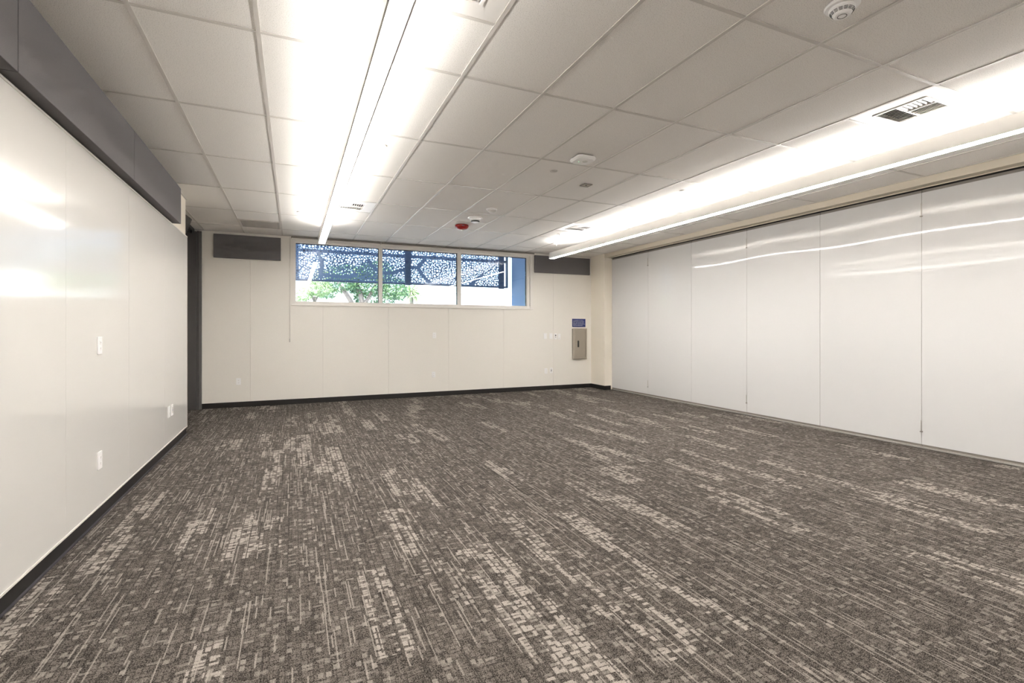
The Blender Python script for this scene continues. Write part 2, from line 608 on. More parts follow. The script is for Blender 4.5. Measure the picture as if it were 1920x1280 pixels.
# roller shade pocket above the window
rs = thing('roller_shade', (2.42, YB, 3.03), 'rolled-up window shade with taupe fascia and hanging bead chain', 'window shade')
cuts = [-0.045, 1.56, 3.17, 4.90]
for a, b in zip(cuts, cuts[1:]):
    obj('fascia', B(a + 0.004, b - 0.004, YB - 0.075, YB - 0.002, 3.036, 3.064, 0.003), M['seal'], rs)
    obj('roller', tube([(a + 0.012, YB - 0.045, 3.028), (b - 0.012, YB - 0.045, 3.028)], 0.012, 10), M['frame'], rs)
for a in cuts:
    obj('bracket', B(a - 0.003, a + 0.003, YB - 0.070, YB - 0.002, 3.018, 3.066), M['trim'], rs)
obj('bead_chain', tube([(-0.058, YB - 0.03, 3.05), (-0.058, YB - 0.03, 1.17)], 0.0035, 6), M['alu'], rs)
obj('bead_chain', tube([(-0.067, YB - 0.03, 3.05), (-0.065, YB - 0.03, 1.17)], 0.0025, 6), M['trim'], rs)
obj('chain_weight', B(-0.072, -0.053, YB - 0.038, YB - 0.022, 1.135, 1.20, 0.004), M['alu'], rs)

# ------------------------------------------------------------------ folding partition
fp = thing('folding_partition', (XR, 3.3, 0), 'tall folding partition of glossy white hinged panels', 'partition')
ps = [9.325] + [8.079 - 1.199 * i for i in range(0, 9)] + [YF]
for i, (a, b) in enumerate(zip(ps, ps[1:])):
    pn = obj('partition_panel', B(XR, XR + 0.09, b + 0.0020, a - 0.0020, 0.048, 2.942, 0.0012, 1), M['partition'], fp)
    obj('top_seal', B(XR + 0.006, XR + 0.08, b + 0.004, a - 0.004, 2.942, 2.974), M['seal'], pn)
    obj('bottom_seal', B(XR + 0.008, XR + 0.08, b + 0.002, a - 0.002, 0.022, 0.048), M['seal'], pn)
    off = 0.0 if i % 2 else 0.003
    obj('floor_sweep', B(XR - 0.008 - off, XR + 0.08, b, a, 0.004, 0.022), M['alu'], pn)
    obj('edge_strip', B(XR + 0.004, XR + 0.03, b - 0.0018, b + 0.0018, 0.05, 2.94), M['seal'], pn)
    if i % 2 == 0 and b > YF + 0.1:
        for z0, z1 in ((2.672, 2.82), (0.195, 0.325)):
            hg = obj('hinge', tube([(XR - 0.006, b, z0), (XR - 0.006, b, z1)], 0.006, 8), M['alu'], pn)
            # knuckle caps
            bm = bmesh.new()
            box(bm, XR - 0.014, XR, b - 0.012, b + 0.012, z0 - 0.006, z0 + 0.004)
            bmt = obj('hinge_leaf', bm, M['seal'], pn)

# ------------------------------------------------------------------ acoustic panels
for (y0, y1), lab in (((1.26, 3.108), 'charcoal felt acoustic panel over the whiteboards, cut off by the picture edge'),
                      ((3.114, 4.988), 'charcoal felt acoustic panel over the whiteboards, middle of the row'),
                      ((4.994, 6.84), 'charcoal felt acoustic panel over the whiteboards, end of the row toward the grey door')):
    tag(obj('acoustic_panel', B(-1.294, -1.203, y0, y1, 2.602, 3.015, 0.003, 2), M['felt'], origin=(-1.25, y0, 2.602)), lab, 'acoustic panel', 'acoustic panels on the whiteboard wall')
tag(obj('acoustic_panel', B(-1.262, -0.212, YB - 0.05, YB - 0.001, 2.612, 3.020, 0.003, 2), M['felt'], origin=(-0.7, YB, 2.612)), 'dark grey felt panel on the back wall between grey door and window', 'acoustic panel', 'acoustic panels on the back wall')
tag(obj('acoustic_panel', B(4.925, 6.365, YB - 0.05, YB - 0.001, 2.640, 3.022, 0.003, 2), M['felt'], origin=(5.6, YB, 2.64)), 'dark grey felt panel on the back wall between window and corner column', 'acoustic panel', 'acoustic panels on the back wall')

# ------------------------------------------------------------------ linear pendant lights
YE = 8.76


def pendant(cx, label, feed):
    t = thing('linear_pendant_light', (cx, 3.0, 2.79), label, 'pendant light', 'linear pendant lights')
    hw, zb, zt, y0, y1 = 0.053, 2.790, 2.905, -1.9, YE
    # open channel: two sides and two ends
    for s in (-1, 1):
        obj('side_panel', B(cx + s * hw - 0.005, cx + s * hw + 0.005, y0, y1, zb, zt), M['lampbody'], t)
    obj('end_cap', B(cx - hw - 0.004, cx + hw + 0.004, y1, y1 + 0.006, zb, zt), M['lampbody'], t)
    obj('end_cap', B(cx - hw - 0.004, cx + hw + 0.004, y0 - 0.006, y0, zb, zt), M['whitem'], t)
    obj('gear_tray', B(cx - hw + 0.006, cx + hw - 0.006, y0 + 0.01, y1 - 0.01, zb + 0.03, zt - 0.03), M['whitem'], t)
    # lower lens wraps a little up the near side
    obj('diffuser', B(cx - hw + 0.0055, cx + hw - 0.0055, y0 + 0.002, y1 - 0.002, zb + 0.001, zb + 0.012), M['lampd'], t)
    arc = [(cx + 0.044 * math.cos(math.pi * i / 8), zt - 0.012 + 0.021 * math.sin(math.pi * i / 8)) for i in range(9)]
    obj('uplight_lens', prism(arc, y0 + 0.3, y1 - 0.40), M['lampu'], t)
    for i, y in enumerate((8.56, 6.78, 4.36, 1.95, -0.46)):
        cn = obj('ceiling_canopy', lathe([(0.0, 0.0), (0.060, 0.0), (0.062, -0.006), (0.055, -0.016), (0.014, -0.020), (0.008, -0.034), (0.0, -0.034)], (cx, y, CE - 0.001), 24), M['whitem'], t, smooth=False)
        obj('gripper', lathe([(0.0, 0), (0.006, 0), (0.006, -0.014), (0.0, -0.014)], (cx, y, CE - 0.034), 10), M['alu'], cn)
        obj('suspension_cable', tube([(cx, y, CE - 0.03), (cx, y, zt - 0.006)], 0.0016, 6), M['alu'], t)
        if y == feed:
            pts = [(cx - 0.02, y, CE - 0.02), (cx - 0.024, y + 0.01, CE - 0.06), (cx - 0.045, y + 0.02, CE - 0.11), (cx - 0.06, y + 0.02, CE - 0.15), (cx - 0.045, y + 0.02, zt - 0.005), (cx - 0.03, y + 0.02, zt - 0.03)]
            obj('power_cord', tube(pts, 0.0028, 6), M['white'], t)
    return t


pendant(0.427, 'long white linear pendant light running toward the window, nearer the whiteboards', 4.36)
pendant(4.752, 'long white linear pendant light hung beside the folding partition', 6.78)

# ------------------------------------------------------------------ air diffusers
def slatbox(L, w, t):
    return B(-L / 2, L / 2, -w / 2, w / 2, -t / 2, t / 2)


slat_src = {}


def slat(L, loc, rz, tilt, parent):
    key = round(L, 3)
    if key not in slat_src:
        bm = slatbox(L, 0.016, 0.0020)
        o = obj('slat', bm, M['whitem'], parent, origin=(0, 0, 0))
        slat_src[key] = o
        WL[o] = Vector(loc)
        o.location = WL[o] - WL[parent]
        o.rotation_euler = (tilt, 0, rz)
    else:
        inst('slat', slat_src[key], loc, parent, (tilt, 0, rz))


def diffuser(k, j, label):
    x0, y0 = gx(k), gy(j)
    x1, y1 = x0 + 0.61, y0 + 0.61
    t = thing('air_diffuser', (x0 + 0.305, y0 + 0.305, CE), label, 'air vent', 'ceiling air diffusers')
    cx0, cx1, cy0, cy1 = x0 + 0.148, x0 + 0.462, y0 + 0.135, y0 + 0.475
    z = CE + 0.003
    # face plate with square hole
    bm = bmesh.new()
    g = 0.0128
    for a in ((x0 + g, x1 - g, y0 + g, cy0), (x0 + g, x1 - g, cy1, y1 - g), (x0 + g, cx0, cy0, cy1), (cx1, x1 - g, cy0, cy1)):
        box(bm, *a, z, z + 0.004)
    obj('face_plate', bm, M['whitem'], t)
    # rim of the register core
    bm = bmesh.new()
    r = 0.016
    for a in ((cx0 - r, cx1 + r, cy0 - r, cy0), (cx0 - r, cx1 + r, cy1, cy1 + r), (cx0 - r, cx0, cy0, cy1), (cx1, cx1 + r, cy0, cy1)):
        box(bm, *a, z - 0.006, z)
    obj('core_rim', bm, M['whitem'], t)
    obj('duct', B(cx0 - 0.002, cx1 + 0.002, cy0 - 0.002, cy1 + 0.002, z + 0.030, z + 0.034), M['dark'], t)
    ym = cy0 + 0.56 * (cy1 - cy0)
    xm = cx0 + 0.46 * (cx1 - cx0)
    obj('divider', B(cx0, cx1, ym - 0.003, ym + 0.003, z - 0.008, z + 0.014), M['whitem'], t)
    obj('divider', B(xm - 0.003, xm + 0.003, cy0, ym, z - 0.008, z + 0.014), M['whitem'], t)
    n = 10
    for i in range(n):
        slat(cy1 - ym - 0.008, (cx0 + (i + 0.6) * (cx1 - cx0) / n, (ym + cy1) / 2, z + 0.002), math.pi / 2, math.radians(-30), t)
    for i in range(6):
        slat(xm - cx0 - 0.008, ((cx0 + xm) / 2, cy0 + (i + 0.6) * (ym - cy0) / 6, z + 0.002), 0, math.radians(-42), t)
    for i in range(6):
        slat(ym - cy0 - 0.010, (xm + (i + 0.6) * (cx1 - xm) / 6, (cy0 + ym) / 2, z + 0.002), math.pi / 2, math.radians(-42), t)


diffuser(2, 0, 'white square air diffuser at the top edge beside the pendant nearer the whiteboards')
diffuser(8, 0, 'large-looking white square air diffuser beside the pendant along the partition')
diffuser(2, 4, 'far white square air diffuser half behind the pendant nearer the whiteboards')
diffuser(8, 4, 'far white square air diffuser beside the pendant along the partition')

# return grille
t = thing('return_grille', (gx(0.5), gy(5) + 0.915, CE), 'dull grey square return air grille in the ceiling near the grey door', 'air vent')
x0, x1, y0, y1 = gx(0) + 0.012, gx(1) - 0.012, gy(5) + 0.622, gy(6) - 0.012
bm = bmesh.new()
for a in ((x0, x1, y0, y0 + 0.02), (x0, x1, y1 - 0.02, y1), (x0, x0 + 0.02, y0 + 0.02, y1 - 0.02), (x1 - 0.02, x1, y0 + 0.02, y1 - 0.02)):
    box(bm, *a, CE - 0.004, CE + 0.01)
obj('grille_frame', bm, M['grid'], t)
bm = bmesh.new()
for i in range(1, 28):
    x = x0 + 0.02 + i * (x1 - x0 - 0.04) / 28
    box(bm, x - 0.0012, x + 0.0012, y0 + 0.02, y1 - 0.02, CE, CE + 0.012)
    y = y0 + 0.02 + i * (y1 - y0 - 0.04) / 28
    box(bm, x0 + 0.02, x1 - 0.02, y - 0.0012, y + 0.0012, CE, CE + 0.012)
tag(obj('grille_lattice', bm, M['grid'], t), kind='stuff')
obj('grille_back', B(x0 + 0.015, x1 - 0.015, y0 + 0.015, y1 - 0.015, CE + 0.014, CE + 0.018), M['seal'], t)

# ------------------------------------------------------------------ ceiling devices
def smoke(x, y, s, label, slots):
    t = thing('smoke_detector', (x, y, CE), label, 'smoke detector', 'smoke detectors')
    c = (x, y, CE - 0.0005)
    obj('base_plate', lathe([(0, 0), (0.080 * s, 0), (0.082 * s, -0.006 * s), (0.076 * s, -0.014 * s), (0.060 * s, -0.016 * s)], c, 40), M['white'], t, smooth=False)
    prof = [(0.060, -0.016), (0.060, -0.024), (0.056, -0.030), (0.040, -0.054), (0.034, -0.058), (0.022, -0.058), (0.021, -0.054), (0.018, -0.054), (0.016, -0.057), (0, -0.058)]
    hd_ = obj('sensor_head', lathe([(r * s, z * s) for r, z in prof], c, 40), M['white'], t, smooth=False)
    if slots:
        src = None
        for row, (r, z) in enumerate(((0.0535, -0.0345), (0.0500, -0.0395), (0.0467, -0.0445))):
            for q in range(14):
                a = 2 * math.pi * q / 14
                L = 2 * math.pi * r * s / 14 * 0.72
                bm = B(-0.002 * s, 0.0022 * s, -L / 2, L / 2, -0.0013 * s, 0.0013 * s, m=None)
                bm.transform(Matrix.Translation((x + r * s * math.cos(a), y + r * s * math.sin(a), CE + z * s)) @ Matrix.Rotation(a, 4, 'Z') @ Matrix.Rotation(math.radians(33), 4, 'Y'))
                obj('vent_slot', bm, M['black'], hd_)
        obj('test_ring', lathe([(0.0225 * s, -0.0583 * s), (0.0225 * s, -0.0588 * s), (0.0195 * s, -0.0588 * s), (0.0195 * s, -0.0583 * s), (0.0225 * s, -0.0583 * s)], c, 28, caps=False), M['black'], hd_)
    else:
        obj('vent_band', lathe([(0.0505 * s, -0.0400 * s), (0.0425 * s, -0.0520 * s), (0.0405 * s, -0.0520 * s), (0.0485 * s, -0.0400 * s)], c, 28), M['black'], hd_)


smoke(2.625, 1.66, 1.0, 'white smoke detector with slotted dome, cut off by the top picture edge', True)
smoke(2.523, 7.077, 1.35, 'white smoke detector with dark band beside the red alarm', False)

c = (2.557, 6.479, CE - 0.0005)
t = thing('occupancy_sensor', (c[0], c[1], CE), 'small white domed ceiling sensor beyond the smoke detector with dark band', 'sensor')
obj('base_ring', lathe([(0, 0), (0.075, 0), (0.078, -0.010), (0.070, -0.018), (0.060, -0.020)], c, 32), M['white'], t)
obj('lens_dome', lathe([(0.060, -0.020), (0.056, -0.034), (0.040, -0.048), (0.018, -0.055), (0, -0.056)], c, 32), M['lens'], t, smooth=True)

c = (2.512, 7.69, CE - 0.0005)
t = thing('fire_alarm', (c[0], c[1], CE), 'round red fire alarm strobe on the ceiling', 'fire alarm')
obj('housing', lathe([(0, 0), (0.108, 0), (0.112, -0.012), (0.105, -0.038), (0.080, -0.064), (0.045, -0.076), (0, -0.076)], c, 36), M['red'], t, smooth=True)
obj('strobe_lens', lathe([(0.036, -0.074), (0.032, -0.088), (0.016, -0.096), (0, -0.097)], c, 24), M['lens'], t, smooth=True)

def text_mesh(name, body, size, mat_, parent, mw, align='LEFT', extrude=0.0006, spacing=1.0):
    cu = bpy.data.curves.new(name, 'FONT')
    cu.body = body
    cu.size = size
    cu.align_x = align
    cu.extrude = extrude
    cu.space_line = spacing
    tmp = bpy.data.objects.new(name + '_tmp', cu)
    COL.objects.link(tmp)
    dg = bpy.context.evaluated_depsgraph_get()
    me = bpy.data.meshes.new_from_object(tmp.evaluated_get(dg))
    bpy.data.objects.remove(tmp)
    me.transform(mw)
    me.transform(Matrix.Translation(-WL[parent]))
    me.materials.clear()
    me.materials.append(mat_)
    o = bpy.data.objects.new(name, me)
    COL.objects.link(o)
    o.parent = parent
    WL[o] = WL[parent]
    return o


mw = Matrix.Translation((2.512 - 0.012, 7.69 - 0.107, CE - 0.034)) @ Matrix.Rotation(math.radians(96), 4, 'X')
text_mesh('lettering', 'FIRE', 0.022, M['letters'], t, mw, 'CENTER', 0.002)

# wireless access point: chamfered square pad
c = (2.605, 4.16)
t = thing('wireless_access_point', (c[0], c[1], CE), 'flat white rounded-square access point with green light on the ceiling', 'access point')


def rsq(h, k, n=6):
    P_ = []
    for q, (sx, sy) in enumerate(((1, 1), (-1, 1), (-1, -1), (1, -1))):
        for i in range(n + 1):
            a = math.pi / 2 * q + math.pi / 2 * i / n
            P_.append((c[0] + sx * (h - k) + k * math.cos(a), c[1] + sy * (h - k) + k * math.sin(a)))
    return P_


def loft(layers):
    bm = bmesh.new()
    rr = [[bm.verts.new((x, y, z)) for x, y in rsq(h, k)] for h, k, z in layers]
    for a, b in zip(rr, rr[1:]):
        for i in range(len(a)):
            bm.faces.new((a[i], a[(i + 1) % len(a)], b[(i + 1) % len(a)], b[i]))
    bm.faces.new(rr[0])
    bm.faces.new(rr[-1])
    return bm


obj('mount', loft([(0.085, 0.03, CE - 0.001), (0.085, 0.03, CE - 0.014)]), M['seal'], t)
obj('cover', loft([(0.100, 0.045, CE - 0.014), (0.106, 0.05, CE - 0.022), (0.104, 0.05, CE - 0.034), (0.090, 0.05, CE - 0.046)]), M['white'], t)
obj('badge', lathe([(0.026, 0), (0.024, -0.003), (0, -0.003)], (c[0] + 0.018, c[1] - 0.01, CE - 0.046), 20), M['lens'], t)
obj('status_light', lathe([(0.0035, 0), (0.0035, -0.002), (0, -0.002)], (c[0] - 0.035, c[1] + 0.018, CE - 0.046), 10), M['led'], t)

# small square sensor
t = thing('daylight_sensor', (3.152, 4.96, CE), 'small square dark-rimmed sensor in a ceiling tile', 'sensor')
x, y = 3.152, 4.96
bm = bmesh.new()
for a in ((x - .055, x + .055, y - .055, y - .045), (x - .055, x + .055, y + .045, y + .055), (x - .055, x - .045, y - .045, y + .045), (x + .045, x + .055, y - .045, y + .045)):
    box(bm, *a, CE - 0.005, CE + 0.004)
obj('rim', bm, M['seal'], t)
obj('plate', B(x - .045, x + .045, y - .045, y + .045, CE - 0.003, CE + 0.003), M['cabinet'], t)
obj('eye', lathe([(0.010, 0), (0.008, -0.004), (0, -0.005)], (x, y, CE - 0.003), 14), M['black'], t)

# concealed sprinkler cover
t = thing('sprinkler_cover', (2.555, 4.664, CE), 'flush white round sprinkler cover near the access point', 'sprinkler')
obj('cover_plate', lathe([(0, 0.003), (0.042, 0.003), (0.042, -0.001), (0.040, -0.003), (0, -0.0035)], (2.555, 4.664, CE), 28), M['grid'], t)
for q in range(5):
    obj('vent_hole', lathe([(0.004, 0), (0.004, -0.0012), (0, -0.0012)], (2.535 + q * 0.010, 4.650, CE - 0.0030), 8), M['seal'], t)

def sprinkler(x, y, label):
    t = thing('fire_sprinkler', (x, y, CE), label, 'sprinkler', 'recessed ceiling sprinklers')
    cc = (x, y, CE)
    obj('escutcheon', lathe([(0.034, 0.004), (0.044, 0.004), (0.045, -0.004), (0.040, -0.007), (0.034, -0.005)], cc, 28), M['whitem'], t)
    obj('cup', lathe([(0, 0.003), (0.034, 0.003), (0.034, 0.0), (0, 0.0)], cc, 24), M['seal'], t)
    obj('nozzle', lathe([(0, 0), (0.011, 0), (0.010, -0.016), (0.004, -0.022), (0.004, -0.028), (0, -0.028)], cc, 14), M['whitem'], t)
    obj('deflector', lathe([(0, -0.028), (0.020, -0.028), (0.021, -0.030), (0, -0.031)], cc, 18), M['whitem'], t)


sprinkler(0.748, 4.662, 'small recessed sprinkler just beside the pendant nearer the whiteboards')
sprinkler(4.377, 4.687, 'small recessed sprinkler beside the pendant along the partition, nearer of two')
sprinkler(0.089, 7.781, 'small recessed sprinkler between the pendant and the return grille')
sprinkler(4.337, 7.70, 'small recessed sprinkler beyond the far diffuser along the partition')

# ------------------------------------------------------------------ wall plates
def plate_on(wall, u, z, w, h, label, kind, cat='outlet', group=None, depth=0.007):
    """wall 'b': back wall, u = X; wall 'l': whiteboard, u = Y"""
    if wall == 'b':
        loc = (u, YB, z)

        def R(u0, u1, z0, z1, d0, d1, bev=0.0):
            return B(u + u0, u + u1, YB - d1, YB - d0, z + z0, z + z1, bev)
    else:
        loc = (XL, u, z)

        def R(u0, u1, z0, z1, d0, d1, bev=0.0):
            return B(XL + d0, XL + d1, u + u0, u + u1, z + z0, z + z1, bev)
    t = thing({'outlet': 'wall_outlet', 'switch': 'wall_switch', 'data': 'data_plate', 'blank': 'blank_plate', 'stat': 'room_controller', 'box': 'room_sensor'}[kind], loc, label, cat, group)
    obj('cover_plate', R(-w / 2, w / 2, -h / 2, h / 2, 0.0, depth, 0.0018), M['white'], t)
    d = depth
    if kind == 'outlet':
        for s in (-1, 1):
            rc = obj('receptacle', R(-0.017, 0.017, s * 0.021 - 0.014, s * 0.021 + 0.014, d - 0.001, d + 0.0022, 0.001), M['white'], t)
            for q in (-0.007, 0.007):
                obj('slot', R(q - 0.0012, q + 0.0012, s * 0.021 - 0.003, s * 0.021 + 0.006, d + 0.0018, d + 0.0026), M['seal'], rc)
            obj('slot', R(-0.0022, 0.0022, s * 0.021 - 0.010, s * 0.021 - 0.006, d + 0.0018, d + 0.0026), M['seal'], rc)
    elif kind == 'data':
        obj('insert', R(-0.017, 0.017, -0.034, 0.034, d - 0.001, d + 0.0015, 0.0006), M['lens'], t)
        obj('jack', R(-0.009, 0.009, -0.008, 0.008, d + 0.001, d + 0.003), M['blue'], t)
        for s in (-1, 1):
            obj('screw', R(-0.003, 0.003, s * 0.046 - 0.003, s * 0.046 + 0.003, d - 0.001, d + 0.001), M['seal'], t)
    elif kind == 'stat':
        obj('display', R(-0.011, 0.011, 0.004, 0.040, d - 0.001, d + 0.002), M['black'], t)
        obj('button', R(-0.008, 0.008, -0.030, -0.016, d - 0.001, d + 0.002), M['seal'], t)
    elif kind == 'switch':
        obj('rocker', R(-0.016, 0.016, -0.033, 0.033, d - 0.001, d + 0.003, 0.001), M['lens'], t)
    elif kind == 'box':
        obj('vent_slot', R(-0.015, 0.015, -0.040, -0.036, d - 0.001, d + 0.0006), M['seal'], t)
    return t


plate_on('l', 4.445, 1.256, 0.080, 0.125, 'white outlet at chest height on the whiteboards', 'outlet', depth=0.009)
plate_on('l', 4.445, 0.431, 0.080, 0.125, 'white outlet low on the whiteboards, straight below another', 'outlet', depth=0.009)
plate_on('l', 6.606, 0.446, 0.080, 0.125, 'white low outlet near the whiteboard end, paired with a data plate', 'outlet', depth=0.009)
plate_on('l', 6.760, 0.446, 0.080, 0.125, 'white data plate with dark jack at the whiteboard end', 'data', 'data plate', depth=0.009)
plate_on('b', -0.885, 0.452, 0.074, 0.118, 'white outlet low on the back wall beneath the dark felt panel', 'outlet')
plate_on('b', 2.640, 1.244, 0.074, 0.118, 'white outlet below the window at switch height', 'outlet')
plate_on('b', 2.625, 0.441, 0.074, 0.118, 'white outlet low under the window, straight below another', 'outlet')
plate_on('b', 5.205, 1.216, 0.078, 0.125, 'plain white wall plate, farthest from the blue sign in its row', 'blank', 'wall plate')
plate_on('b', 5.352, 1.214, 0.078, 0.125, 'plain white wall plate beside the controller with black window', 'blank', 'wall plate')
plate_on('b', 5.462, 1.206, 0.070, 0.128, 'white wall controller with small black window and button', 'stat', 'controller', depth=0.02)
plate_on('b', 5.556, 1.202, 0.068, 0.128, 'white box sensor at the row end toward the blue sign', 'box', 'sensor', depth=0.02)
plate_on('b', 5.222, 0.428, 0.074, 0.120, 'white low outlet below the row of wall plates', 'outlet')
plate_on('b', 5.357, 0.434, 0.074, 0.120, 'white low data plate with dark jack below the row of wall plates', 'data', 'data plate')

# ------------------------------------------------------------------ blue sign and extinguisher cabinet
t = thing('occupancy_sign', (6.09, YB, 1.515), 'small blue sign with white capital lettering above the taupe cabinet', 'sign')
obj('sign_plate', B(5.908, 6.268, YB - 0.004, YB - 0.0005, 1.420, 1.612, 0.001, 1), M['sign'], t)
lines = ['THE NUMBER OF PEOPLE', 'PERMITTED IN THIS ROOM', 'SHALL NOT EXCEED 49 BY', 'ORDER OF THE DIVISION OF', 'THE STATE ARCHITECT']
for i, s in enumerate(lines):
    mw = Matrix.Translation((5.926, YB - 0.0052, 1.566 - i * 0.0295)) @ Matrix.Rotation(math.pi / 2, 4, 'X')
    text_mesh('lettering', s, 0.0252, M['letters'], t, mw, 'LEFT', 0.0012)

t = thing('extinguisher_cabinet', (6.1, YB, 0.67), 'taupe metal wall cabinet with black pull slot below the blue sign', 'cabinet')
x0, x1, z0, z1, d = 5.90, 6.27, 0.672, 1.388, 0.075
obj('cabinet_body', B(x0 + 0.004, x1 - 0.004, YB - d + 0.012, YB - 0.001, z0 + 0.004, z1 - 0.004), M['cabinet'], t)
bm = bmesh.new()
fw = 0.048
# bevelled trim frame
outer = [(x0, z0), (x1, z0), (x1, z1), (x0, z1)]
mid = [(x0 + 0.018, z0 + 0.018), (x1 - 0.018, z0 + 0.018), (x1 - 0.018, z1 - 0.018), (x0 + 0.018, z1 - 0.018)]
inn = [(x0 + fw, z0 + fw), (x1 - fw, z0 + fw), (x1 - fw, z1 - fw), (x0 + fw, z1 - fw)]
L0 = [bm.verts.new((a, YB - d + 0.012, b)) for a, b in outer]
L1 = [bm.verts.new((a, YB - d - 0.006, b)) for a, b in mid]
L2 = [bm.verts.new((a, YB - d - 0.006, b)) for a, b in inn]
L3 = [bm.verts.new((a, YB - d + 0.010, b)) for a, b in inn]
for A, C in ((L0, L1), (L1, L2), (L2, L3), (L3, L0)):
    for i in range(4):
        bm.faces.new((A[i], A[(i + 1) % 4], C[(i + 1) % 4], C[i]))
obj('trim_frame', bm, M['cabinet'], t)
dr = obj('cabinet_door', B(x0 + fw + 0.004, x1 - fw - 0.004, YB - d - 0.001, YB - d + 0.010, z0 + fw + 0.004, z1 - fw - 0.004, 0.001, 1), M['cabinet'], t)
obj('pull_slot', B(x0 + 0.108, x0 + 0.150, YB - d - 0.0025, YB - d + 0.001, 0.955, 1.105, 0.001, 1), M['black'], dr)

# ------------------------------------------------------------------ grey door and ceiling track in the recess
dr = bpy.data.objects.new('door_1', None)
COL.objects.link(dr)
WL[dr] = Vector((0, 0, 0))
tag(dr, 'tall dark grey door and frame beyond the end of the whiteboards', kind='structure')
obj('door_frame', B(-1.475, -1.44, YB - 0.035, YB + 0.02, 0, 3.045), M['framegrey'], dr)
obj('door_frame', B(-1.505, -1.475, YB - 0.055, YB + 0.02, 0, 3.045), M['doorgrey'], dr)
obj('door_leaf', B(-2.34, -1.505, YB - 0.10, YB + 0.02, 0.006, 3.03), M['doorgrey'], dr)
t = thing('ceiling_track', (-1.56, 8.8, 3.0), 'dark ceiling track running to the grey door', 'track')
obj('track_rail', B(-1.60, -1.53, 8.70, YB - 0.11, 3.010, CE - 0.006), M['doorgrey'], t)
obj('roller', tube([(-1.565, 9.62, 2.985), (-1.535, 9.62, 2.985)], 0.028, 12), M['black'], t)
obj('hanger', B(-1.560, -1.548, 9.61, 9.63, 2.98, 3.012), M['black'], t)
# wedge shaped hood on the side wall of the recess
bm = prism([(XA, CE - 0.004), (-1.45, CE - 0.012), (-1.385, 3.005), (-1.455, 2.80), (XA, 2.70)], 8.55, 8.66)
tag(obj('wall_hood', bm, M['framegrey'], origin=(-1.9, 8.27, 2.7)), 'grey wedge-shaped housing under the ceiling past the whiteboard end', 'housing')

# ------------------------------------------------------------------ outdoors
tag(obj('ground_outside', B(-40, 60, YB + 0.5, 70, -0.3, -0.15), M['concrete']), 'pale sunlit paving outdoors', kind='structure')
tag(obj('wall_fin', B(4.80, 5.05, YB + 0.19, 10.86, -0.15, 4.2), M['fin']), 'blue-grey exterior wall fin outside the window', kind='structure')
tag(obj('sunblock_roof_edge', B(-3, 7, YB + 0.19, YB + 0.45, CE + 0.2, 4.7), M['fin']), 'unseen roof edge outside, raised to keep sun off the screen', kind='structure')  # out of view, heightened into a parapet so the screen stays shaded

YS = 10.92
def px_on(px_, py_, Yp):
    u, v = (px_ - 960) / F_PX, (CY - py_) / F_PX
    c_, s_ = math.cos(YAW), math.sin(YAW)
    d = Vector((u * c_ + s_, -u * s_ + c_, v))
    q = d * (Yp / d.y)
    return q.x, q.z + H


t = thing('perforated_screen', (2.3, YS, 2.37), 'dark blue metal sunscreen perforated with round holes outside the window', 'sunscreen')
bands = [[(797, 484), (787, 497), (785, 506), (796, 520), (806, 530)], [(769, 500), (786, 503)], [(600, 514), (640, 519), (668, 516)],
         [(690, 488), (700, 500), (712, 511), (735, 512), (750, 507), (760, 505)], [(595, 470), (603, 490), (602, 520)], [(905, 515), (880, 535)]]
bands = [[Vector((*px_on(a, b, YS), 0)) for a, b in bl] for bl in bands]
SZ0, SZ1 = 2.385, 3.42


def dist_band(p):
    best = 9
    for bl in bands:
        for a, b in zip(bl, bl[1:]):
            q, f = geometry.intersect_point_line(p, a, b)
            q = a.lerp(b, min(1, max(0, f)))
            best = min(best, (p - q).length)
    return best


